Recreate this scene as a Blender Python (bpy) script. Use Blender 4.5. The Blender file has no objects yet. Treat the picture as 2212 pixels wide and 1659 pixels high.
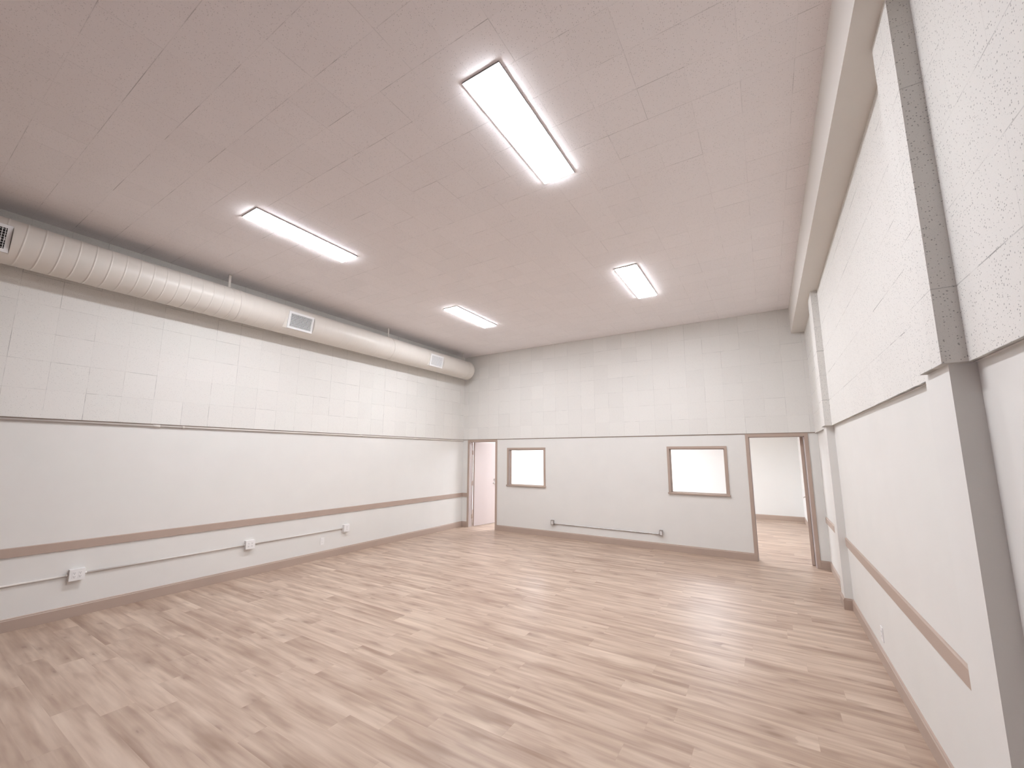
import bpy, bmesh, math, random
from math import sin, cos, pi, radians
from mathutils import Vector, Matrix

scene = bpy.context.scene
C = scene.collection
random.seed(7)

# ------------------------------------------------------------------ camera
CAM_H = 1.751
yaw, pitch, roll = -0.5547, 0.1469, 0.0022
fwd = Vector((sin(yaw) * cos(pitch), cos(yaw) * cos(pitch), sin(pitch)))
rt = Vector((cos(yaw), -sin(yaw), 0.0))
up = rt.cross(fwd)
rt2 = rt * cos(roll) + up * sin(roll)
up2 = up * cos(roll) - rt * sin(roll)
cam_d = bpy.data.cameras.new('camera')
cam = bpy.data.objects.new('camera', cam_d)
C.objects.link(cam)
M = Matrix((rt2, up2, -fwd)).transposed().to_4x4()
M.translation = Vector((0, 0, CAM_H))
cam.matrix_world = M
cam_d.sensor_fit = 'HORIZONTAL'
cam_d.sensor_width = 36.0
cam_d.lens = 881.62 / 2212 * 36.0
cam_d.shift_y = (851.68 - 829.5) / 2212
cam_d.clip_start = 0.02
cam_d.clip_end = 200
scene.camera = cam

# ------------------------------------------------------------------ world, exposure
world = bpy.data.worlds.new('world')
scene.world = world
world.use_nodes = True
bg = world.node_tree.nodes['Background']
bg.inputs[0].default_value = (0.40, 0.52, 1.0, 1)
bg.inputs[1].default_value = 0.7
vs = scene.view_settings
vs.view_transform = 'Standard'
vs.look = 'None'
vs.exposure = 0.0
vs.gamma = 1.0
vs.use_curve_mapping = False

PANEL_L = 62.0          # radiance of the room's ceiling panels
OFFICE_L = 33.0         # radiance of the panels in the rooms beyond
LAMP_COL = (0.97, 1.0, 1.065)

# ------------------------------------------------------------------ room dimensions
X_L, X_LW = -6.533, -6.548        # left wall: tile face, lower wall face
X_R, X_RW = 0.681, 0.712          # right wall: tile face, lower wall face
Y_B, Y_BW = 8.212, 8.227          # back wall: tile face, lower wall face
Y_BF = 8.357                      # far side of the back wall
Y_R = -1.1                        # unseen wall behind the camera, set close to cut bounce light
Z_C = 4.249
Z_LEDGE = 2.114
Z_LEDGE_R = 2.1066
X_BEAM, Z_BEAM = 0.4937, 3.8005
Z_OFF = 2.65                      # ceiling of the rooms beyond
Y_OFF = 13.6

# ------------------------------------------------------------------ helpers
def new_obj(name, me, parent=None, mat=None):
    o = bpy.data.objects.new(name, me)
    C.objects.link(o)
    if parent is not None:
        o.parent = parent
    if mat is not None and me is not None:
        me.materials.append(mat)
    return o

class MB:
    """collects shapes into one mesh"""
    def __init__(self):
        self.bm = bmesh.new()
    def box(self, x0, x1, y0, y1, z0, z1, mi=0):
        if x0 > x1: x0, x1 = x1, x0
        if y0 > y1: y0, y1 = y1, y0
        if z0 > z1: z0, z1 = z1, z0
        v = [self.bm.verts.new(p) for p in ((x0,y0,z0),(x1,y0,z0),(x1,y1,z0),(x0,y1,z0),(x0,y0,z1),(x1,y0,z1),(x1,y1,z1),(x0,y1,z1))]
        fs = []
        for f in ((0,3,2,1),(4,5,6,7),(0,1,5,4),(1,2,6,5),(2,3,7,6),(3,0,4,7)):
            fc = self.bm.faces.new([v[i] for i in f]); fc.material_index = mi; fs.append(fc)
        return v
    def bbox(self, x0, x1, y0, y1, z0, z1, b=0.002, mi=0, seg=2):
        """bevelled box"""
        t = bmesh.new()
        bmesh.ops.create_cube(t, size=1)
        for v in t.verts:
            v.co = Vector(((x0+x1)/2 + v.co.x*abs(x1-x0), (y0+y1)/2 + v.co.y*abs(y1-y0), (z0+z1)/2 + v.co.z*abs(z1-z0)))
        bmesh.ops.bevel(t, geom=t.edges[:], offset=b, segments=seg, affect='EDGES', profile=0.7)
        self.merge(t, mi)
    def merge(self, t, mi=0, mat=None):
        mp = {}
        for v in t.verts:
            mp[v] = self.bm.verts.new(mat @ v.co if mat else v.co)
        for f in t.faces:
            try:
                nf = self.bm.faces.new([mp[v] for v in f.verts]); nf.material_index = mi; nf.smooth = f.smooth
            except ValueError:
                pass
        t.free()
    def tube(self, pts, r, seg=12, caps=True, mi=0):
        """tube along a polyline"""
        pts = [Vector(p) for p in pts]
        rings = []
        for i, p in enumerate(pts):
            if i == 0: t = pts[1] - pts[0]
            elif i == len(pts) - 1: t = pts[-1] - pts[-2]
            else: t = (pts[i+1] - pts[i]).normalized() + (pts[i] - pts[i-1]).normalized()
            t.normalize()
            a = Vector((0, 0, 1)) if abs(t.z) < 0.9 else Vector((1, 0, 0))
            u = t.cross(a).normalized(); w = t.cross(u).normalized()
            rr = r[i] if isinstance(r, (list, tuple)) else r
            rings.append([self.bm.verts.new(p + u*rr*cos(2*pi*k/seg) + w*rr*sin(2*pi*k/seg)) for k in range(seg)])
        for i in range(len(rings) - 1):
            for k in range(seg):
                f = self.bm.faces.new((rings[i][k], rings[i][(k+1) % seg], rings[i+1][(k+1) % seg], rings[i+1][k]))
                f.smooth = True; f.material_index = mi
        if caps:
            for rg in (rings[0], rings[-1]):
                f = self.bm.faces.new(rg); f.material_index = mi
        return rings
    def prism(self, prof, axis, a, b, mi=0):
        """closed 2-D profile swept along axis 'x' or 'y' from a to b; prof = other coords (u, z)"""
        def P(u, z, s):
            return (s, u, z) if axis == 'x' else (u, s, z)
        r0 = [self.bm.verts.new(P(u, z, a)) for u, z in prof]
        r1 = [self.bm.verts.new(P(u, z, b)) for u, z in prof]
        n = len(prof)
        for i in range(n):
            self.bm.faces.new((r0[i], r0[(i+1) % n], r1[(i+1) % n], r1[i])).material_index = mi
        self.bm.faces.new(r0).material_index = mi
        self.bm.faces.new(r1).material_index = mi
    def build(self, name, mat=None, parent=None, recalc=True, offset=None):
        if recalc:
            bmesh.ops.recalc_face_normals(self.bm, faces=self.bm.faces[:])
        if offset is not None:
            bmesh.ops.translate(self.bm, verts=self.bm.verts[:], vec=-Vector(offset))
        me = bpy.data.meshes.new(name)
        self.bm.to_mesh(me); self.bm.free()
        mats = mat if isinstance(mat, (list, tuple)) else [mat]
        o = new_obj(name, me, parent)
        for m in mats:
            if m is not None:
                me.materials.append(m)
        return o

def structure(o, label=None):
    o['kind'] = 'structure'
    if label: o['label'] = label
    return o

def tag(o, label, cat, group=None):
    o['label'] = label; o['category'] = cat
    if group: o['group'] = group
    return o

def empty(name, loc):
    o = bpy.data.objects.new(name, None)
    o.empty_display_size = 0.1
    C.objects.link(o); o.location = loc
    return o

# ------------------------------------------------------------------ materials
class NT:
    def __init__(self, name):
        self.m = bpy.data.materials.new(name); self.m.use_nodes = True
        self.nt = self.m.node_tree; self.n = self.nt.nodes; self.l = self.nt.links
        self.b = self.n['Principled BSDF']
    def node(self, t, **kw):
        x = self.n.new(t)
        for k, v in kw.items(): setattr(x, k, v)
        return x
    def setin(self, sock, v):
        if isinstance(v, bpy.types.NodeSocket): self.l.new(v, sock)
        elif v is not None: sock.default_value = v
    def math(self, op, a, b=None, c=None, clamp=False):
        x = self.node('ShaderNodeMath', operation=op); x.use_clamp = clamp
        self.setin(x.inputs[0], a)
        if b is not None: self.setin(x.inputs[1], b)
        if c is not None: self.setin(x.inputs[2], c)
        return x.outputs[0]
    def mapr(self, v, a, b, c, d, smooth=False):
        x = self.node('ShaderNodeMapRange')
        if smooth: x.interpolation_type = 'SMOOTHSTEP'
        self.setin(x.inputs[0], v)
        for i, q in enumerate((a, b, c, d)): self.setin(x.inputs[1+i], q)
        return x.outputs[0]
    def pos(self):
        return self.node('ShaderNodeNewGeometry').outputs['Position']
    def sep(self, v):
        x = self.node('ShaderNodeSeparateXYZ'); self.l.new(v, x.inputs[0]); return x.outputs
    def comb(self, a, b, c=0.0):
        x = self.node('ShaderNodeCombineXYZ')
        for i, q in enumerate((a, b, c)): self.setin(x.inputs[i], q)
        return x.outputs[0]
    def white(self, vec):
        x = self.node('ShaderNodeTexWhiteNoise', noise_dimensions='3D'); self.l.new(vec, x.inputs['Vector']); return x.outputs['Value']
    def noise(self, vec, scale, detail=3.0, rough=0.5, dist=0.0):
        x = self.node('ShaderNodeTexNoise')
        if vec is not None: self.l.new(vec, x.inputs['Vector'])
        x.inputs['Scale'].default_value = scale; x.inputs['Detail'].default_value = detail
        x.inputs['Roughness'].default_value = rough; x.inputs['Distortion'].default_value = dist
        return x.outputs['Fac']
    def mix(self, f, a, b, mode='MIX'):
        x = self.node('ShaderNodeMix', data_type='RGBA', blend_type=mode)
        self.setin(x.inputs[0], f); self.setin(x.inputs[6], a); self.setin(x.inputs[7], b)
        return x.outputs[2]
    def bump(self, h, strength, dist=0.01):
        x = self.node('ShaderNodeBump'); x.inputs['Strength'].default_value = strength
        x.inputs['Distance'].default_value = dist
        self.l.new(h, x.inputs['Height']); self.l.new(x.outputs[0], self.b.inputs['Normal'])

def rgba(c): return (c[0], c[1], c[2], 1.0)

def paint(name, col, rough=0.6, bump=0.0, bscale=250, metal=0.0, var=0.0, spec=0.5):
    t = NT(name)
    t.b.inputs['Roughness'].default_value = rough
    t.b.inputs['Metallic'].default_value = metal
    t.b.inputs['Specular IOR Level'].default_value = spec
    if var:
        n = t.noise(t.pos(), 3.0, 4)
        f = t.mapr(n, 0.3, 0.7, 1 - var, 1 + var)
        x = t.node('ShaderNodeVectorMath', operation='SCALE'); x.inputs[0].default_value = col
        t.l.new(f, x.inputs['Scale']); t.l.new(x.outputs[0], t.b.inputs['Base Color'])
    else:
        t.b.inputs['Base Color'].default_value = rgba(col)
    if bump:
        t.bump(t.noise(t.pos(), bscale, 3), bump, 0.002)
    return t.m

def tile_mat(name, col, ax, phase, joint=0.5, jw=0.0022, speck=0.35, S=0.3048, tvar=0.02, wu=1.0, wv=1.0, fs=100, th=(0.55, 0.30)):
    """12-inch acoustic tiles: hairline joints of uneven darkness, fissures"""
    t = NT(name)
    t.b.inputs['Roughness'].default_value = 0.85
    t.b.inputs['Specular IOR Level'].default_value = 0.2
    p = t.pos(); s = t.sep(p)
    u = t.math('DIVIDE', t.math('SUBTRACT', s[ax[0]], phase[0]), S)
    v = t.math('DIVIDE', t.math('SUBTRACT', s[ax[1]], phase[1]), S)
    def lines(a, b, k):
        r = t.math('ROUND', a)
        d = t.math('MULTIPLY', t.math('ABSOLUTE', t.math('SUBTRACT', a, r)), S)
        seg = t.white(t.comb(r, t.math('FLOOR', b), k))
        w = t.mapr(seg, 0.0, 1.0, 0.25, 1.0)
        w = t.math('POWER', w, 1.6)
        # joints open and close along their length
        nn = t.noise(t.comb(t.math('MULTIPLY', r, 5.3), b, k), 2.3, 2)
        w = t.math('MULTIPLY', w, t.mapr(nn, 0.35, 0.62, 0.15, 1.0))
        m = t.mapr(d, jw * 0.5, jw * 1.5, 1.0, 0.0, True)
        return t.math('MULTIPLY', m, w)
    ln = t.math('MAXIMUM', t.math('MULTIPLY', lines(u, v, 1.0), wu), t.math('MULTIPLY', lines(v, u, 7.0), wv))
    tile = t.white(t.comb(t.math('FLOOR', u), t.math('FLOOR', v), 3.0))
    tb = t.mapr(tile, 0, 1, 1 - tvar, 1 + tvar)
    # fissures: short dark flecks, denser on some tiles
    vo = t.node('ShaderNodeTexVoronoi', voronoi_dimensions='2D'); vo.inputs['Scale'].default_value = fs
    warp = t.node('ShaderNodeTexNoise'); warp.inputs['Scale'].default_value = fs * 1.1; warp.inputs['Detail'].default_value = 1.0
    t.l.new(p, warp.inputs['Vector'])
    # in-plane coordinates that also vary on faces turned the other way
    oth = 3 - ax[0] - ax[1]
    pc = t.comb(t.math('ADD', t.math('ADD', s[ax[0]], s[oth]), t.math('MULTIPLY', tile, 17.0)), t.math('ADD', s[ax[1]], t.math('MULTIPLY', tile, 9.0)), 0.0)
    wsc = t.node('ShaderNodeVectorMath', operation='MULTIPLY_ADD')
    t.l.new(warp.outputs['Color'], wsc.inputs[0]); wsc.inputs[1].default_value = (0.55 / fs,) * 3; t.l.new(pc, wsc.inputs[2])
    t.l.new(wsc.outputs[0], vo.inputs['Vector'])
    cs = t.sep(vo.outputs['Color'])
    dens = t.noise(p, 3.0, 2)
    rad = t.mapr(t.math('ADD', cs[0], t.mapr(dens, 0.3, 0.7, -0.05, 0.05)), th[0], 1.0, 0.0, th[1])
    fl = t.mapr(t.math('SUBTRACT', rad, vo.outputs['Distance']), 0.0, 0.10, 0.0, 1.0, True)
    n2 = t.noise(p, 420, 1, 0.5)
    fl2 = t.mapr(n2, 0.62, 0.72, 0.0, 0.3, True)
    flk = t.math('MULTIPLY', t.math('MAXIMUM', fl, fl2), speck)
    dark = t.math('MULTIPLY', t.math('SUBTRACT', 1.0, flk), t.math('SUBTRACT', 1.0, t.math('MULTIPLY', ln, joint)))
    f = t.math('MULTIPLY', dark, tb)
    x = t.node('ShaderNodeVectorMath', operation='SCALE'); x.inputs[0].default_value = col
    t.l.new(f, x.inputs['Scale']); t.l.new(x.outputs[0], t.b.inputs['Base Color'])
    h = t.math('SUBTRACT', t.noise(p, 160, 3, 0.6), t.math('MULTIPLY', fl, 0.8))
    t.bump(h, 0.10, 0.003)
    return t.m

def floor_mat():
    t = NT('vinyl_plank')
    W, L = 0.18, 1.22
    p = t.pos(); s = t.sep(p)
    v = t.math('DIVIDE', t.math('SUBTRACT', s[1], 2.925), W)
    row = t.math('FLOOR', v)
    ro = t.white(t.comb(row, 11.0, 2.0))
    u = t.math('ADD', t.math('DIVIDE', t.math('ADD', s[0], 1.24), L), t.math('MULTIPLY', ro, 5.0))
    col = t.math('FLOOR', u)
    idv = t.comb(row, col, 4.0)
    r1 = t.white(idv); r2 = t.white(t.comb(col, row, 9.0))
    fu = t.math('SUBTRACT', u, col); fv = t.math('SUBTRACT', v, row)
    # grain coordinates, each plank with its own piece of wood
    gx = t.math('ADD', s[0], t.math('MULTIPLY', r1, 37.0))
    gy = t.math('ADD', s[1], t.math('MULTIPLY', r2, 53.0))
    gc = t.comb(t.math('MULTIPLY', gx, 0.9), t.math('MULTIPLY', gy, 9.0), 0.0)
    broad = t.noise(gc, 1.5, 2, 0.45, 0.15)
    gs = t.comb(t.math('MULTIPLY', gx, 1.7), t.math('MULTIPLY', gy, 26.0), 3.0)
    streak = t.noise(gs, 1.2, 3, 0.5, 0.2)
    gf = t.comb(t.math('MULTIPLY', gx, 4.0), t.math('MULTIPLY', gy, 90.0), 0.0)
    fine = t.noise(gf, 1.0, 4, 0.6, 0.2)
    # soft smoky patches, and knots with a halo drawn out along the grain
    kc = t.comb(t.math('MULTIPLY', gx, 1.7), t.math('MULTIPLY', gy, 7.0), 5.0)
    kn = t.noise(kc, 1.5, 2.0, 0.45, 0.2)
    smoky = t.mapr(kn, 0.50, 0.74, 0.0, 1.0, True)
    kv = t.node('ShaderNodeTexVoronoi', voronoi_dimensions='2D'); kv.inputs['Scale'].default_value = 1.0
    t.l.new(t.comb(t.math('ADD', t.math('MULTIPLY', gx, 1.5), t.math('MULTIPLY', streak, 0.12)), t.math('ADD', t.math('MULTIPLY', gy, 4.2), t.math('MULTIPLY', streak, 0.25)), 0.0), kv.inputs['Vector'])
    kr = t.sep(kv.outputs['Color'])[0]
    kd = t.math('DIVIDE', kv.outputs['Distance'], t.mapr(kr, 0.35, 1.0, 0.001, 1.0))
    halo = t.mapr(kd, 0.10, 0.42, 1.0, 0.0, True)
    knot = t.mapr(kd, 0.03, 0.12, 1.0, 0.0, True)
    tone = t.math('ADD', t.math('MULTIPLY', broad, 0.95), t.math('MULTIPLY', r1, 0.17))
    tone = t.math('ADD', tone, t.math('MULTIPLY', fine, 0.16))
    tone = t.math('ADD', tone, t.math('MULTIPLY', streak, 0.45))
    # planks shade from one long edge to the other
    tone = t.math('ADD', tone, t.math('MULTIPLY', t.math('SUBTRACT', r2, 0.5), t.math('MULTIPLY', t.math('SUBTRACT', fv, 0.5), 0.55)))
    tone = t.mapr(tone, 0.53, 1.22, 0.0, 1.0)
    cr = t.node('ShaderNodeValToRGB')
    e = cr.color_ramp.elements
    e[0].position = 0.0; e[0].color = (0.325, 0.216, 0.158, 1)
    e[1].position = 1.0; e[1].color = (0.640, 0.510, 0.405, 1)
    m1 = e.new(0.35); m1.color = (0.435, 0.318, 0.242, 1)
    m2 = e.new(0.62); m2.color = (0.535, 0.407, 0.315, 1)
    t.l.new(tone, cr.inputs[0])
    c = t.mix(t.math('MULTIPLY', smoky, 0.48), cr.outputs[0], (0.290, 0.190, 0.138, 1))
    c = t.mix(t.math('MULTIPLY', halo, 0.38), c, (0.26, 0.165, 0.12, 1))
    c = t.mix(t.math('MULTIPLY', knot, 0.45), c, (0.22, 0.135, 0.095, 1))
    # eased edges of the planks
    dv = t.math('MULTIPLY', t.math('MINIMUM', fv, t.math('SUBTRACT', 1.0, fv)), W)
    du = t.math('MULTIPLY', t.math('MINIMUM', fu, t.math('SUBTRACT', 1.0, fu)), L)
    ed = t.mapr(t.math('MINIMUM', dv, du), 0.0006, 0.0022, 1.0, 0.0, True)
    c = t.mix(t.math('MULTIPLY', ed, 0.14), c, (0.30, 0.20, 0.15, 1))
    t.l.new(c, t.b.inputs['Base Color'])
    t.setin(t.b.inputs['Roughness'], t.mapr(fine, 0.3, 0.7, 0.33, 0.43))
    t.b.inputs['Specular IOR Level'].default_value = 0.4
    t.bump(t.math('SUBTRACT', t.math('MULTIPLY', fine, 0.3), ed), 0.12, 0.0015)
    return t.m

def emis(name, col, strength):
    t = NT(name)
    t.b.inputs['Base Color'].default_value = (0.9, 0.9, 0.9, 1)
    t.b.inputs['Emission Color'].default_value = rgba(col)
    t.b.inputs['Emission Strength'].default_value = strength
    return t.m

WALL = (0.795, 0.782, 0.750)
TILE = (0.795, 0.778, 0.742)
CEIL = (0.925, 0.888, 0.890)
M_floor = floor_mat()
M_wall = paint('painted_plaster', WALL, 0.55, 0.10, 220, var=0.012, spec=0.3)
M_officewall = paint('office_white_paint', (0.85, 0.85, 0.83), 0.6, 0.05, 220)
M_ceil = tile_mat('ceiling_tiles', CEIL, (0, 1), (-1.186, 3.165), joint=0.42, jw=0.0020, speck=0.25, wu=0.6, tvar=0.012, fs=95, th=(0.55, 0.32))
M_tileL = tile_mat('left_wall_tiles', TILE, (1, 2), (1.0466, 2.429), joint=0.50, speck=0.26)
M_tileB = tile_mat('back_wall_tiles', TILE, (0, 2), (-0.591, 2.411), joint=0.36, speck=0.18)
M_tileR = tile_mat('right_wall_tiles', TILE, (1, 2), (2.631, 2.411), joint=0.70, speck=0.46, wu=0.22, fs=100, th=(0.52, 0.34), tvar=0.01)
M_leaf = paint('leaf_and_lit_jamb_paint', (0.62, 0.545, 0.53), 0.45, 0.03, 120)  # leaf colour; on the jambs its paleness stands in for light
M_trim = paint('taupe_trim_paint', (0.465, 0.362, 0.300), 0.45, 0.04, 120, var=0.02)
M_duct = paint('duct_cream_paint', (0.745, 0.705, 0.650), 0.38, 0.03, 90, var=0.01)
M_white = paint('white_plastic', (0.88, 0.87, 0.86), 0.35)
M_whitemetal = paint('white_enamel', (0.88, 0.88, 0.88), 0.35)
M_dark = paint('duct_shade_black', (0.02, 0.018, 0.018), 0.8)  # near-black that stands in for the shade inside the duct
M_slot = paint('receptacle_slot', (0.05, 0.045, 0.045), 0.6)
M_steel = paint('galvanised_steel', (0.52, 0.50, 0.49), 0.32, 0.02, 60, metal=0.9)
M_chrome = paint('satin_nickel', (0.62, 0.60, 0.58), 0.28, metal=1.0)
M_conduit = paint('cream_painted_conduit', (0.74, 0.70, 0.655), 0.4)
M_gap = paint('gap_shade_paint', (0.29, 0.225, 0.185), 0.9)  # brown that stands in for shade in the gap below the tiles
M_lamp = emis('lit_diffuser', LAMP_COL, PANEL_L)
M_lampoff = emis('lit_office_diffuser', (0.94, 1.0, 1.10), OFFICE_L)
M_lamphall = emis('lit_hall_diffuser', (0.94, 1.0, 1.10), OFFICE_L * 1.6)
def glass():
    t = NT('window_glass')
    out = t.n['Material Output']
    tr = t.node('ShaderNodeBsdfTransparent'); gl = t.node('ShaderNodeBsdfGlossy')
    gl.inputs['Roughness'].default_value = 0.02
    fr = t.node('ShaderNodeFresnel'); fr.inputs[0].default_value = 1.45
    mx = t.node('ShaderNodeMixShader')
    t.l.new(fr.outputs[0], mx.inputs[0]); t.l.new(tr.outputs[0], mx.inputs[1]); t.l.new(gl.outputs[0], mx.inputs[2])
    t.l.new(mx.outputs[0], out.inputs['Surface'])
    return t.m
M_glass = glass()

# ------------------------------------------------------------------ shell
m = MB(); m.box(-8.2, 1.2, Y_R - 0.1, Y_OFF + 0.12, -0.12, 0.0)
structure(m.build('floor', M_floor), 'pale wood-look plank floor running through the whole room')

m = MB(); m.box(X_L - 0.2, X_R + 0.35, Y_R - 0.1, Y_BF, Z_C, Z_C + 0.12)
ceiling = structure(m.build('ceiling', M_ceil), 'pinkish grey ceiling of square acoustic tiles')

# left wall
m = MB(); m.box(X_LW - 0.14, X_LW, Y_R - 0.1, Y_BF, 0, Z_C)
wall_left = structure(m.build('wall_left', M_wall), 'long cream wall on the left below the round duct')
m = MB(); m.box(X_LW - 0.001, X_L, Y_R, Y_B + 0.001, Z_LEDGE + 0.010, Z_C)
m.build('tile_panel', M_tileL, wall_left)
m = MB(); m.box(X_LW - 0.001, X_L - 0.005, Y_R, Y_B + 0.001, Z_LEDGE - 0.002, Z_LEDGE + 0.010)
m.build('painted_gap_shade', M_gap, wall_left)  # solid strip painted dark as the shade under the tile edge

# back wall with two doorways and two windows
D1 = (-6.393, -5.509); D2 = (-0.310, 0.582)
CW = 0.050                       # casing width
W1 = (-5.223, -4.217); W2 = (-1.625, -0.609)
WZ = (1.035, 1.911); WC = 0.045
def holes_wall(m, x0, x1, y0, y1, z0, z1, holes):
    xs = sorted({x0, x1, *[h[0] for h in holes], *[h[1] for h in holes]})
    for a, b in zip(xs[:-1], xs[1:]):
        mid = (a + b) / 2
        spans = sorted([(h[2], h[3]) for h in holes if h[0] < mid < h[1]])
        z = z0
        for h0, h1 in spans:
            if h0 > z: m.box(a, b, y0, y1, z, h0)
            z = h1
        if z < z1: m.box(a, b, y0, y1, z, z1)
openings = [(D1[0]+CW-0.02, D1[1]-CW+0.02, 0, Z_LEDGE-0.03), (D2[0]+CW-0.02, D2[1]-CW+0.02, 0, Z_LEDGE-0.03),
            (W1[0]+WC-0.02, W1[1]-WC+0.02, WZ[0]+0.0, WZ[1]-WC+0.02), (W2[0]+WC-0.02, W2[1]-WC+0.02, WZ[0]+0.0, WZ[1]-WC+0.02)]
m = MB(); holes_wall(m, X_LW, X_RW + 0.14, Y_BW, Y_BF, 0, Z_C, openings)
wall_back = structure(m.build('wall_back', M_wall), 'back wall with two doorways and two interior windows')
m = MB(); m.box(X_L, X_R, Y_B, Y_BW + 0.001, Z_LEDGE + 0.010, Z_C)
m.build('tile_panel', M_tileB, wall_back)
m = MB(); m.box(X_L - 0.01, X_RW, Y_B + 0.005, Y_BW + 0.001, Z_LEDGE - 0.002, Z_LEDGE + 0.010)
m.build('painted_gap_shade', M_gap, wall_back)  # gap shade painted on a thin strip along the ledge

# right wall, pilasters, beam
m = MB(); m.box(X_RW, X_RW + 0.14, Y_R - 0.1, Y_BW, 0, Z_C)
wall_right = structure(m.build('wall_right', M_wall), 'cream wall on the right with two pilasters')
m = MB(); m.box(X_R, X_R + 0.013, Y_R, Y_B, Z_LEDGE_R, Z_C)
m.build('tile_panel', M_tileR, wall_right)
m = MB(); m.box(X_R + 0.013, X_RW + 0.001, Y_R, Y_B, Z_LEDGE_R + 0.030, Z_C)
m.build('painted_gap_shade', M_gap, wall_right)  # backing painted dark to deepen the shade in the recess
m = MB(); m.box(X_R + 0.021, X_RW + 0.001, Y_R, Y_B, Z_LEDGE_R, Z_LEDGE_R + 0.030)
m.build('furring_strip', M_wall, wall_right)
PIL = [dict(u=(0.6062, 2.213, 2.488), l=(0.632, 2.243, 2.525)), dict(u=(0.612, 6.15, 6.50), l=(0.634, 6.27, 6.52))]
for P in PIL:
    fx, y0, y1 = P['l']
    m = MB(); m.box(fx, X_RW + 0.001, y0, y1, 0, Z_BEAM)
    pil = m.build('pilaster', M_wall, wall_right)
    fx2, a, b = P['u']
    m = MB()
    m.box(fx2, X_R + 0.002, a, b, Z_LEDGE_R, Z_BEAM)
    m.build('tile_cladding', M_tileR, pil)
m = MB(); m.box(X_BEAM, X_RW + 0.001, Y_R, Y_B, Z_BEAM, Z_C)
m.build('ceiling_beam', paint('beam_cream_paint', (0.735, 0.700, 0.655), 0.8, 0.12, 160, var=0.01), ceiling)

# unseen wall behind the camera, darkened to absorb light; open double doorway to daylight
m = MB(); holes_wall(m, X_LW - 0.14, X_RW + 0.14, Y_R - 0.12, Y_R, 0, Z_C, [(-3.2, -1.4, 0, 2.1)])
structure(m.build('wall_rear', paint('light_absorbing_wall', (0.20, 0.12, 0.075), 0.7)), 'wall behind the viewer with an open double doorway')
port_d = bpy.data.lights.new('daylight_portal', 'AREA'); port_d.shape = 'RECTANGLE'; port_d.size = 1.8; port_d.size_y = 2.1
port_d.cycles.is_portal = True
port = bpy.data.objects.new('daylight_portal', port_d); C.objects.link(port)
port.location = (-2.3, Y_R - 0.06, 1.05); port.rotation_euler = (radians(90), 0, 0)

# rooms beyond the back wall
m = MB()
m.box(-8.2, 1.2, Y_OFF, Y_OFF + 0.1, 0, Z_OFF)
m.box(0.72, 0.86, Y_BF, Y_OFF, 0, Z_OFF)
m.box(-8.3, -8.2, Y_BF, Y_OFF, 0, Z_OFF)
m.box(-8.3, -6.6, Y_BF - 0.1, Y_BF, 0, Z_OFF)
structure(m.build('wall_offices', M_officewall), 'white walls of the rooms seen through the openings')
m = MB(); m.box(-8.3, 1.2, Y_BF, Y_OFF + 0.1, Z_OFF, Z_OFF + 0.1)
structure(m.build('ceiling_offices', M_officewall), 'low white ceiling of the rooms beyond')

# ------------------------------------------------------------------ baseboards and rails
BH, BT = 0.127, 0.015
def base_prof(face, sgn, bt=BT):
    """profile (offset from wall, z): flat board with a small moulded top; sgn points into the room"""
    p = [(0, 0), (bt, 0), (bt, BH - 0.020), (bt * 0.65, BH - 0.014), (bt * 0.65, BH - 0.006), (bt * 0.35, BH), (0, BH)]
    return [(face + sgn * a, z) for a, z in p]
m = MB(); m.prism(base_prof(X_LW, 1), 'y', Y_R, Y_BW)
structure(m.build('baseboard_left', M_trim), 'taupe baseboard along the left wall')
m = MB()
for a, b in ((X_LW + BT, D1[0]), (D1[1], D2[0]), (D2[1], X_RW - BT)):
    m.prism(base_prof(Y_BW, -1), 'x', a, b)
structure(m.build('baseboard_back', M_trim), 'taupe baseboard along the back wall')
m = MB()
yy = [Y_R]
segs = []
prev = Y_R
for P in PIL:
    fx, y0, y1 = P['l']
    segs.append((prev, y0)); prev = y1
segs.append((prev, Y_BW))
for a, b in segs:
    m.prism(base_prof(X_RW, -1), 'y', a, b)
for P in PIL:
    fx, y0, y1 = P['l']
    m.prism(base_prof(fx, -1), 'y', y0 - BT, y1 + BT)
    m.prism(base_prof(y0, -1), 'x', fx, X_RW - BT)
    m.prism(base_prof(y1, 1), 'x', fx, X_RW - BT)
structure(m.build('baseboard_right', M_trim), 'taupe baseboard along the right wall and round its pilasters')

def rail_prof(face, sgn, z0, z1, t=0.015):
    p = [(0, z0), (t, z0), (t, z1 - 0.006), (t - 0.006, z1), (0, z1)]
    return [(face + sgn * a, z) for a, z in p]
m = MB(); m.prism(rail_prof(X_LW, 1, 0.7174, 0.8099), 'y', Y_R, Y_BW)
m.prism(rail_prof(Y_BW, -1, 0.7174, 0.8099), 'x', X_LW, D1[0])
structure(m.build('trim_1', M_trim), 'taupe chair rail along the left wall')
m = MB(); m.prism(rail_prof(X_RW, -1, 0.709, 0.801), 'y', 2.745, PIL[1]['l'][1])
structure(m.build('trim_2', M_trim), 'taupe chair rail on the right wall between the pilasters')
m = MB(); m.prism(rail_prof(X_RW, -1, 0.709, 0.801), 'y', PIL[1]['l'][2] + 0.0, Y_BW - 0.03)
structure(m.build('trim_3', M_trim), 'short taupe chair rail between the far pilaster and the back corner')

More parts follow.
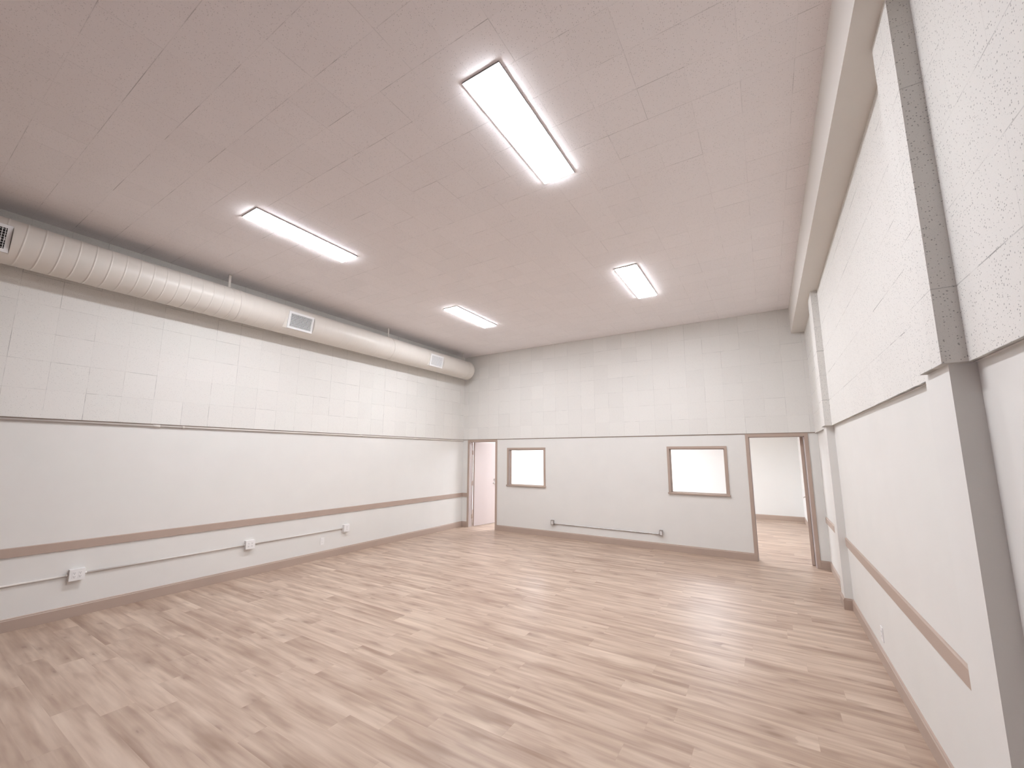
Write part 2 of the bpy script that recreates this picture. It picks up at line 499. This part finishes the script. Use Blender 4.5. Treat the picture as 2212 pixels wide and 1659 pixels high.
# ------------------------------------------------------------------ doors
def door(name, x0, x1, hinge, ang, label):
    """casing outer edges x0, x1; hinge 'L' or 'R'; the leaf swings into the room beyond"""
    root = empty(name, ((x0 + x1) / 2, Y_BW, 0)); root['kind'] = 'structure'; root['label'] = label
    off = root.location
    zt = Z_LEDGE - 0.002
    m = MB()
    f0, f1 = Y_B, Y_BW
    m.bbox(x0, x0 + CW, f0, f1 + 0.01, 0, zt, 0.002)
    m.bbox(x1 - CW, x1, f0, f1 + 0.01, 0, zt, 0.002)
    m.bbox(x0 + CW - 0.001, x1 - CW + 0.001, f0, f1 + 0.01, zt - CW, zt, 0.002)
    o = m.build('casing', M_trim, root, offset=off)
    m = MB()
    j = 0.019
    a, b = x0 + CW - j, x1 - CW + j
    m.box(a, a + j, f1, Y_BF, 0, zt - CW + j); m.box(b - j, b, f1, Y_BF, 0, zt - CW + j)
    m.box(a + j, b - j, f1, Y_BF, zt - CW, zt - CW + j)
    # stop
    m.box(a + j, a + j + 0.010, f1 + 0.05, f1 + 0.085, 0, zt - CW); m.box(b - j - 0.010, b - j, f1 + 0.05, f1 + 0.085, 0, zt - CW)
    m.box(a + j, b - j, f1 + 0.05, f1 + 0.085, zt - CW - 0.010, zt - CW)
    m.build('jamb', M_leaf, root, offset=off)  # jamb painted pale to imitate light from the room beyond
    m = MB()
    m.bbox(x0, x0 + CW, Y_BF, Y_BF + 0.014, 0, zt, 0.002); m.bbox(x1 - CW, x1, Y_BF, Y_BF + 0.014, 0, zt, 0.002)
    m.bbox(x0 + CW, x1 - CW, Y_BF, Y_BF + 0.014, zt - CW, zt, 0.002)
    m.build('far_casing', M_trim, root, offset=off)
    # leaf, built closed with its hinge edge at the origin, then turned
    wd = (x1 - x0) - 2 * CW - 0.006; hgt = zt - CW - 0.014; th = 0.044; GP = 0.012
    s = 1 if hinge == 'L' else -1
    hx = (x0 + CW) if hinge == 'L' else (x1 - CW)
    piv = Vector((hx, Y_BF + 0.018, 0))
    m = MB(); m.bbox(0.004 * s, s * wd, -th - GP, -GP, 0.010, hgt + 0.010, 0.002)
    leaf = m.build('door_leaf', [M_trim, M_leaf], root)
    for f in leaf.data.polygons:
        if abs(f.normal.y) > 0.9: f.material_index = 1
    leaf.location = piv - off; leaf.rotation_euler = (0, 0, s * radians(ang))
    # lever handle on both sides (sub-part)
    m = MB()
    hz = 1.015; lx = s * (wd - 0.07)
    for sd in (-1, 1):
        y = (-th if sd < 0 else 0) - GP
        m.tube([(lx, y, hz), (lx, y + sd * 0.012, hz)], 0.032, 20)
        m.tube([(lx, y + sd * 0.010, hz), (lx, y + sd * 0.055, hz)], 0.011, 12)
        m.tube([(lx + s * 0.01, y + sd * 0.052, hz), (lx - s * 0.05, y + sd * 0.055, hz), (lx - s * 0.105, y + sd * 0.052, hz - 0.004)], [0.010, 0.009, 0.008], 10)
        m.tube([(lx, y, hz + 0.09), (lx, y + sd * 0.016, hz + 0.09)], 0.024, 18)
    m.box(s * wd - 0.001 * s, s * (wd + 0.0015), -th * 0.75 - GP, -th * 0.25 - GP, hz - 0.06, hz + 0.05)
    m.build('lever_handle', M_chrome, leaf)
    # three hinges
    for z in (1.80, 1.04, 0.24):
        m = MB()
        m.tube([(piv.x, piv.y - 0.002, z - 0.055), (piv.x, piv.y - 0.002, z + 0.055)], 0.008, 10)
        m.box(piv.x - 0.001, piv.x + 0.002, piv.y - 0.05, piv.y - 0.002, z - 0.05, z + 0.05)
        m.build('hinge', M_trim, root, offset=off)
    return root
door('door_1', D1[0], D1[1], 'L', 78.5, 'open taupe door in the left corner, its leaf swung into the room beyond')
door('door_2', D2[0], D2[1], 'R', 96.0, 'doorway at the right with its leaf folded fully back')

# ------------------------------------------------------------------ windows
def window(name, x0, x1, label):
    root = empty(name, ((x0 + x1) / 2, Y_BW, WZ[0])); root['kind'] = 'structure'; root['label'] = label
    off = root.location
    z0, z1 = WZ
    zs = z0 + 0.026                       # top of the sill
    f0, f1 = Y_B, Y_BW
    m = MB()
    m.bbox(x0, x0 + WC, f0, f1 + 0.008, zs, z1, 0.002); m.bbox(x1 - WC, x1, f0, f1 + 0.008, zs, z1, 0.002)
    m.bbox(x0 + WC - 0.001, x1 - WC + 0.001, f0, f1 + 0.008, z1 - WC, z1, 0.002)
    m.build('casing', M_trim, root, offset=off)
    m = MB()
    j = 0.018
    a, b, t = x0 + WC - j, x1 - WC + j, z1 - WC
    m.box(a, a + j, f1, Y_BF, zs, t + j); m.box(b - j, b, f1, Y_BF, zs, t + j)
    m.box(a + j, b - j, f1, Y_BF, t, t + j)
    m.build('jamb', M_leaf, root, offset=off)  # pale reveal: office light put into the paint
    m = MB()
    for y in (f1 + 0.045, f1 + 0.072):
        m.box(a + j, a + j + 0.012, y, y + 0.018, zs, t); m.box(b - j - 0.012, b - j, y, y + 0.018, zs, t)
        m.box(a + j, b - j, y, y + 0.018, t - 0.012, t); m.box(a + j, b - j, y, y + 0.018, zs, zs + 0.012)
    m.build('glazing_bead', M_trim, root, offset=off)
    m = MB()
    m.bbox(x0 - 0.012, x1 + 0.012, f0 - 0.022, f1 + 0.004, z0, zs, 0.005)
    m.box(x0 + WC - j, x1 - WC + j, f1, Y_BF, z0 + 0.003, zs)
    m.build('window_sill', M_trim, root, offset=off)
    m = MB(); m.box(a + j, b - j, f1 + 0.0645, f1 + 0.0705, zs, t)
    m.build('pane', M_glass, root, offset=off)
    return root
window('window_1', W1[0], W1[1], 'square interior window beside the open door on the left')
window('window_2', W2[0], W2[1], 'square interior window nearer the right doorway')

# ------------------------------------------------------------------ ceiling lights
def ceiling_light(x, y, z, lamp, label, group, w=0.300, l=1.22):
    root = empty('ceiling_light', (x, y, z)); tag(root, label, 'light', group)
    m = MB(); fw = 0.010; h = 0.010
    m.box(-w/2, w/2, -l/2, l/2, -0.004, 0)
    m.box(-w/2, -w/2 + fw, -l/2, l/2, -h, 0); m.box(w/2 - fw, w/2, -l/2, l/2, -h, 0)
    m.box(-w/2 + fw, w/2 - fw, -l/2, -l/2 + fw, -h, 0); m.box(-w/2 + fw, w/2 - fw, l/2 - fw, l/2, -h, 0)
    m.build('frame', M_whitemetal, root)
    # lens dropped below the frame; glowing sides added to brighten the ceiling nearby
    m = MB()
    lv = []
    for ins, z in ((fw, -0.0045), (fw + 0.0005, -0.013), (fw + 0.003, -0.018), (fw + 0.007, -0.020)):
        a, b = w/2 - ins, l/2 - ins
        lv.append([m.bm.verts.new((sx * a, sy * b, z)) for sx, sy in ((-1,-1),(1,-1),(1,1),(-1,1))])
    for p, q in zip(lv[:-1], lv[1:]):
        for i in range(4): m.bm.faces.new((p[i], p[(i+1) % 4], q[(i+1) % 4], q[i]))
    m.bm.faces.new(lv[0]); m.bm.faces.new(lv[-1])
    m.build('diffuser', lamp, root)
    return root
G = 'flat rectangular panel lights on the ceiling'
ceiling_light(-1.424, 2.497, Z_C, M_lamp, 'largest glowing panel light, nearest the viewer at the top centre of the ceiling', G)
ceiling_light(-1.430, 5.785, Z_C, M_lamp, 'small glowing panel light on the right, near the wall with the wide doorway', G)
ceiling_light(-4.400, 2.505, Z_C, M_lamp, 'long slanting glowing panel light on the left above the round duct', G)
ceiling_light(-4.445, 5.750, Z_C, M_lamp, 'smallest farthest glowing panel light, close to the far end of the duct', G)
for x, y in ((-4.9, 10.0), (-3.9, 12.6), (-6.3, 12.6), (-1.3, 10.2)):
    ceiling_light(x, y, Z_OFF, M_lamphall if y > 12 else M_lampoff, 'panel light on the low ceiling of the rooms beyond', 'panel lights in the rooms beyond', 0.6, 1.2)

# ------------------------------------------------------------------ round air duct
AX, AZ, AR = -6.25, 3.830, 0.2235
Y_CAP = 7.955
duct = empty('air_duct', (AX, 2.7, AZ)); off = duct.location
tag(duct, 'cream spiral round air duct hung along the left wall under the ceiling', 'duct')
REG_Y = ((0.172, 0.583), (3.296, 3.706), (6.420, 6.836))
VA = radians(-11.0); HALF = radians(37.5)
CUTS = []
def cyl_shell(name, y0, y1, r, mat, parent, pitch=None, ridge=0.004, seg=96, step=0.0125, flat_end=False):
    """spiral duct: a seam ridge winds round the tube once per pitch"""
    bm = bmesh.new()
    n = max(2, int(round((y1 - y0) / step)))
    rings = []
    for i in range(n + 1):
        y = y0 + (y1 - y0) * i / n
        rg = []
        for k in range(seg):
            th = 2 * pi * k / seg
            rr = r
            if pitch:
                ph = ((y - y0) / pitch - k / seg) % 1.0
                d = min(ph, 1 - ph) * pitch
                if d < 0.0055: rr = r + ridge * (1 - d / 0.0055)
            rg.append(bm.verts.new((AX + rr * cos(th), y, AZ + rr * sin(th))))
        rings.append(rg)
    dy = (y1 - y0) / n
    cuts = []
    for a, b in REG_Y:
        a, b = a - 0.060, b + 0.004
        if a > y0 and b < y1:
            ia, ib = int(round((a - y0) / dy)), int(round((b - y0) / dy))
            cuts.append((ia, ib)); CUTS.append((y0 + ia * dy, y0 + ib * dy))
    for i in range(n):
        incut = any(ia <= i < ib for ia, ib in cuts)
        for k in range(seg):
            if incut:
                th = 2 * pi * (k + 0.5) / seg - VA
                th = (th + pi) % (2 * pi) - pi
                if abs(th) < HALF: continue
            f = bm.faces.new((rings[i][k], rings[i+1][k], rings[i+1][(k+1) % seg], rings[i][(k+1) % seg])); f.smooth = True
    for v in bm.verts: v.co -= off
    me = bpy.data.meshes.new(name); bm.to_mesh(me); bm.free()
    return new_obj(name, me, parent, mat)
cyl_shell('spiral_tube', Y_R + 0.01, 2.63, AR, M_duct, duct, 0.125, 0.0055, 96, 0.005)
cyl_shell('spiral_tube', 2.65, Y_CAP - 0.02, AR - 0.002, M_duct, duct, 0.125, 0.0020, 96, 0.005)
def ring(name, y0, y1, r, parent):
    m = MB(); seg = 96
    prof = [(AR - 0.004, y0), (r - 0.001, y0), (r, y0 + 0.003), (r, y1 - 0.003), (r - 0.001, y1), (AR - 0.004, y1)]
    rgs = [[m.bm.verts.new((AX + a * cos(2*pi*k/seg), y, AZ + a * sin(2*pi*k/seg))) for k in range(seg)] for a, y in prof]
    for i in range(len(prof)):
        A, B = rgs[i], rgs[(i + 1) % len(prof)]
        for k in range(seg):
            f = m.bm.faces.new((A[k], A[(k+1) % seg], B[(k+1) % seg], B[k])); f.smooth = True
    return m.build(name, M_duct, parent, offset=off)
ring('coupling_band', 2.615, 2.665, AR + 0.004, duct)
# end cap: shallow dish with a rolled rim
m = MB(); seg = 96
prof = [(AR - 0.002, Y_CAP - 0.035), (AR + 0.003, Y_CAP - 0.03), (AR + 0.004, Y_CAP - 0.004), (AR + 0.001, Y_CAP), (AR - 0.008, Y_CAP), (AR - 0.012, Y_CAP - 0.006), (0.02, Y_CAP - 0.004)]
rgs = [[m.bm.verts.new((AX + a * cos(2*pi*k/seg), y, AZ + a * sin(2*pi*k/seg))) for k in range(seg)] for a, y in prof]
for i in range(len(prof) - 1):
    for k in range(seg):
        f = m.bm.faces.new((rgs[i][k], rgs[i][(k+1) % seg], rgs[i+1][(k+1) % seg], rgs[i+1][k])); f.smooth = True
m.bm.faces.new(rgs[-1])
m.build('end_cap', M_duct, duct, offset=off)
for y in (-0.32, 2.54, 5.40, 7.78):
    m = MB()
    m.box(AX - 0.002, AX + 0.002, y - 0.015, y + 0.015, AZ + AR - 0.004, Z_C)
    m.box(AX - 0.022, AX + 0.022, y - 0.018, y + 0.018, Z_C - 0.004, Z_C)
    seg = 60
    A = [[m.bm.verts.new((AX + a * cos(2*pi*k/seg), yy2, AZ + a * sin(2*pi*k/seg))) for k in range(seg)] for a, yy2 in ((AR - 0.003, y - 0.011), (AR + 0.0024, y - 0.011), (AR + 0.0024, y + 0.011), (AR - 0.003, y + 0.011))]
    for i in range(4):
        for k in range(seg):
            m.bm.faces.new((A[i][k], A[i][(k+1) % seg], A[(i+1) % 4][(k+1) % seg], A[(i+1) % 4][k]))
    m.build('hanger_strap', M_duct, duct, offset=off)

# supply registers in the duct
def register(y0, y1, label, hdeg=0.0, dark=False, single=False):
    yc, w, h = (y0 + y1) / 2, (y1 - y0), 0.268
    dist = AR * cos(radians(36.6))
    loc = Vector((AX + dist * cos(VA), yc, AZ + dist * sin(VA)))
    root = empty('vent_register', loc); tag(root, label, 'vent', 'white supply registers set in the round duct')
    # local frame: x = along duct, y = up the face, z = out of the face
    n = Vector((cos(VA), 0, sin(VA))); upv = Vector((-sin(VA), 0, cos(VA))); al = Vector((0, 1, 0))
    R3 = Matrix((al, upv, n)).transposed().to_4x4()
    root.rotation_euler = R3.to_euler()
    # flat plate let into the duct, with the two rounded end webs that close the cut
    ca, cb = min(CUTS, key=lambda c: abs(c[0] - y0))
    inv = (Matrix.Translation(loc) @ R3).inverted()
    mm = MB(); hh_ = AR * sin(HALF) - 0.001
    mm.box(ca - yc, cb - yc, -hh_, hh_, -0.003, 0.0)
    mm.build('mounting_plate', M_duct, root)
    for yy_ in (ca, cb):
        mm = MB(); arc = []
        for k in range(25):
            th = VA - HALF + 2 * HALF * k / 24
            arc.append(inv @ Vector((AX + (AR - 0.0005) * cos(th), yy_, AZ + (AR - 0.0005) * sin(th))))
        f0 = [mm.bm.verts.new(p + Vector((-0.0015, 0, 0))) for p in arc]; f1 = [mm.bm.verts.new(p + Vector((0.0015, 0, 0))) for p in arc]
        mm.bm.faces.new(f0); mm.bm.faces.new(f1)
        for k in range(25):
            mm.bm.faces.new((f0[k], f0[(k+1) % 25], f1[(k+1) % 25], f1[k]))
        mm.build('end_web', M_duct, root)
    b = 0.034; z0, z1 = -0.001, 0.012
    m = MB()
    W2_, H2_ = w / 2, h / 2
    ww, hh = W2_ - b, H2_ - b
    # face frame: sloped outer edge
    def frame_ring(zb, zt, ox, oy, ix, iy):
        P = lambda a, b_, z: m.bm.verts.new((a, b_, z))
        outer0 = [P(sx * ox, sy * oy, zb) for sx, sy in ((-1,-1),(1,-1),(1,1),(-1,1))]
        outer1 = [P(sx * (ox - 0.004), sy * (oy - 0.004), zt) for sx, sy in ((-1,-1),(1,-1),(1,1),(-1,1))]
        inner1 = [P(sx * ix, sy * iy, zt) for sx, sy in ((-1,-1),(1,-1),(1,1),(-1,1))]
        inner0 = [P(sx * ix, sy * iy, zb + 0.001) for sx, sy in ((-1,-1),(1,-1),(1,1),(-1,1))]
        for A, B in ((outer0, outer1), (outer1, inner1), (inner1, inner0)):
            for i in range(4):
                m.bm.faces.new((A[i], A[(i+1) % 4], B[(i+1) % 4], B[i]))
    frame_ring(z0, z1, W2_, H2_, ww, hh)
    m.build('frame', M_whitemetal, root)
    m = MB(); m.box(-W2_ + 0.004, W2_ - 0.004, -H2_ + 0.004, H2_ - 0.004, 0.0003, 0.0010)  # black sheet behind the vanes, painted as the duct's dark inside
    m.build('duct_shade_backing', M_dark, root)
    m = MB()
    nv = 17
    for i in range(nv):
        x = -ww + 2 * ww * (i + 0.5) / nv
        c, s = cos(radians(hdeg)), sin(radians(hdeg))
        dd = 0.007
        v = [m.bm.verts.new((x + a * c * 0 + e * s, sy * hh, 0.004 + e * c)) for sy in (-1, 1) for e in (-dd, dd) for a in (0,)]
        t_ = 0.0016
        m.bm.verts.ensure_lookup_table()
        pts = []
        for sy in (-1, 1):
            for e, q in ((-dd, -t_), (dd, -t_), (dd, t_), (-dd, t_)):
                pts.append(m.bm.verts.new((x + q * c + e * s, sy * hh, 0.0075 + e * c * 0.6 - q * s)))
        for vv in v: m.bm.verts.remove(vv)
        for f in ((0,1,2,3),(4,7,6,5),(0,4,5,1),(1,5,6,2),(2,6,7,3),(3,7,4,0)):
            m.bm.faces.new([pts[j] for j in f])
    m.build('vertical_vanes', M_whitemetal, root)
    if not single:
        m = MB(); nh = 8
        for i in range(nh):
            y = -hh + 2 * hh * (i + 0.5) / nh
            m.box(-ww, ww, y - 0.0018, y + 0.0018, 0.0012, 0.0035)
        m.build('horizontal_vanes', M_whitemetal, root)
    # damper lever
    m = MB(); m.box(ww - 0.008, ww - 0.004, -0.02, 0.006, 0.001, 0.014)
    m.build('damper_lever', M_whitemetal, root)
    return root
register(0.172, 0.583, 'white grille in the duct cut off by the left edge, black gaps showing', -10)
register(3.296, 3.706, 'white grille in the middle of the duct with a fine mesh of vanes', 22)
register(6.420, 6.836, 'small white grille near the capped far end of the duct', 38, single=True)

# ------------------------------------------------------------------ electrical
def outlet_left(y, z, wy, hz, n, label, group=None):
    """surface box on the left wall with n duplex receptacles"""
    x0 = X_LW
    root = empty('outlet_box', (x0, y, z)); tag(root, label, 'outlet', group)
    m = MB(); m.bbox(0, 0.052, -wy/2, wy/2, -hz/2, hz/2, 0.003); m.build('box', M_conduit if False else M_white, root)
    m = MB(); m.bbox(0.051, 0.0555, -wy/2 - 0.001, wy/2 + 0.001, -hz/2 - 0.001, hz/2 + 0.001, 0.0015); pl = m.build('cover_plate', M_white, root)
    for i in range(n):
        cy = (i - (n - 1) / 2) * 0.046
        m = MB()
        m.bbox(0.054, 0.0575, cy - 0.0165, cy + 0.0165, -0.034, 0.034, 0.001)
        m.build('receptacle', M_white, pl)
        m = MB()
        for cz in (-0.019, 0.019):
            m.box(0.0570, 0.0578, cy - 0.0075, cy - 0.0050, cz - 0.001, cz + 0.009)
            m.box(0.0570, 0.0578, cy + 0.0050, cy + 0.0075, cz - 0.001, cz + 0.007)
            m.tube([(0.0570, cy, cz - 0.008), (0.0578, cy, cz - 0.008)], 0.003, 10)
        m.build('socket_slots', M_slot, pl)
    return root
GO = 'white surface outlet boxes low on the left wall'
ZO = 0.447
OY = (1.493, 3.266, 4.885)
outlet_left(OY[0], ZO, 0.122, 0.118, 2, 'large white double outlet box nearest on the left wall', GO)
outlet_left(OY[1], ZO, 0.122, 0.118, 2, 'white double outlet box on the left wall, middle one on the thin conduit', GO)
outlet_left(OY[2], ZO, 0.112, 0.118, 1, 'small white outlet box at the far end of the left wall conduit', GO)

def conduit_left(y0, y1, z, label):
    r = 0.0105
    root = empty('conduit', (X_LW, (y0 + y1) / 2, z)); tag(root, label, 'conduit', 'cream conduits along the lower left wall')
    o = root.location
    m = MB(); m.tube([(X_LW + r + 0.002, y0, z), (X_LW + r + 0.002, y1, z)], r, 14)
    m.build('tube', M_conduit, root, offset=o)
    for ye, s in ((y0, 1), (y1, -1)):
        if ye > Y_R + 0.05:
            m = MB(); m.tube([(X_LW + r + 0.002, ye, z), (X_LW + r + 0.002, ye + s * 0.022, z)], r + 0.003, 14)
            m.build('connector', M_conduit, root, offset=o)
    return root
conduit_left(Y_R + 0.01, OY[0] - 0.061, ZO, 'thin cream conduit leaving the left edge toward the nearest outlet box')
conduit_left(OY[0] + 0.061, OY[1] - 0.061, ZO, 'thin cream conduit joining the nearest and middle left outlet boxes')
conduit_left(OY[1] + 0.061, OY[2] - 0.056, ZO, 'thin cream conduit joining the middle and far left outlet boxes')

def wall_plate(x, y, z, s, label):
    """flush decorator outlet; s = direction into the room along x"""
    root = empty('wall_outlet', (x, y, z)); tag(root, label, 'outlet')
    m = MB(); m.bbox(0, s * 0.0065, -0.036, 0.036, -0.0585, 0.0585, 0.002); m.build('cover_plate', M_white, root)
    m = MB(); m.bbox(s * 0.005, s * 0.0090, -0.0165, 0.0165, -0.033, 0.033, 0.001); rc = m.build('receptacle', M_white, root)
    for cz in (-0.019, 0.019):
        for cy, hh in ((-0.0065, 0.008), (0.0065, 0.006)):
            m = MB(); m.box(s * 0.0086, s * 0.0093, cy - 0.001, cy + 0.001, cz - 0.001, cz + hh)
            m.build('socket_slot', M_slot, rc)
    return root
wall_plate(X_LW, 4.449, 0.288, 1, 'flush white outlet plate just above the left baseboard')
wall_plate(X_RW, 4.79, 0.262, -1, 'flush white outlet plate low on the right wall, seen edge-on')

def steel_box(x, z, label):
    root = empty('outlet_box', (x, Y_BW, z)); tag(root, label, 'outlet', 'steel outlet boxes low on the back wall')
    m = MB(); m.bbox(-0.029, 0.029, -0.050, 0, -0.052, 0.052, 0.009, seg=3); m.build('steel_box', M_steel, root)
    m = MB(); m.bbox(-0.031, 0.031, -0.0535, -0.0495, -0.054, 0.054, 0.0018); cp = m.build('cover_plate', M_steel, root)
    m = MB(); m.bbox(-0.0165, 0.0165, -0.0565, -0.052, -0.034, 0.034, 0.001); m.build('receptacle', M_white, cp)
    for cz in (-0.019, 0.019):
        for cx in (-0.0065, 0.0065):
            m = MB(); m.box(cx - 0.001, cx + 0.001, -0.0572, -0.0562, cz, cz + 0.007)
            m.build('socket_slot', M_slot, cp)
    return root
XB = (-4.045, -1.795)
ZB = (0.310, 0.312)
steel_box(XB[0], ZB[0], 'steel outlet box at the left end of the back wall conduit')
steel_box(XB[1], ZB[1], 'steel outlet box at the right end of the back wall conduit, below the right window')
r = 0.0105
root = empty('conduit', ((XB[0] + XB[1]) / 2, Y_BW, 0.285)); tag(root, 'bare steel conduit running between two outlet boxes on the back wall', 'conduit')
o = root.location
m = MB()
ya = Y_BW - 0.025; yb_ = Y_BW - r - 0.001
m.tube([(XB[0] + 0.028, ya, 0.285), (XB[0] + 0.07, ya, 0.285), (XB[0] + 0.13, yb_, 0.285), (XB[1] - 0.13, yb_, 0.283), (XB[1] - 0.07, ya, 0.283), (XB[1] - 0.028, ya, 0.283)], r, 14)
m.build('tube', M_steel, root, offset=o)
for a, b, z in ((XB[0] + 0.029, XB[0] + 0.055, 0.285), (XB[1] - 0.055, XB[1] - 0.029, 0.283)):
    m = MB(); m.tube([(a, ya, z), (b, ya, z)], r + 0.004, 14)
    m.build('connector', M_steel, root, offset=o)

# pipe under the ledge on the left wall
zp = Z_LEDGE - 0.016; rp = 0.0125; xp = X_LW + rp + 0.004
pipe = empty('pipe', (xp, 2.8, zp)); tag(pipe, 'thin cream pipe running along the ledge of the left wall', 'pipe'); o = pipe.location
m = MB(); m.tube([(xp, Y_R + 0.01, zp), (xp, Y_BW - 0.05, zp), (xp - 0.003, Y_BW - 0.02, zp - 0.004), (xp - 0.012, Y_BW - 0.004, zp - 0.008)], rp, 14)
m.build('tube', M_conduit, pipe, offset=o)
for y, l in ((2.02, 0.035), (2.30, 0.014), (5.1, 0.03)):
    m = MB(); m.tube([(xp, y - l, zp), (xp, y + l, zp)], rp + 0.004, 16)
    m.build('coupling', M_conduit, pipe, offset=o)
for y in (2.30, 4.3, 6.4):
    m = MB(); m.tube([(X_LW, y, zp - 0.002), (xp, y, zp - 0.018), (xp + 0.01, y, zp - 0.012)], 0.004, 8)
    m.build('clamp', M_conduit, pipe, offset=o)

# baseboards in the rooms beyond
m = MB()
m.prism(base_prof(Y_OFF, -1), 'x', -8.2, 0.72)
m.prism(base_prof(0.72, -1), 'y', Y_BF + 0.02, Y_OFF)
structure(m.build('baseboard_offices', M_trim), 'taupe baseboard in the rooms beyond')
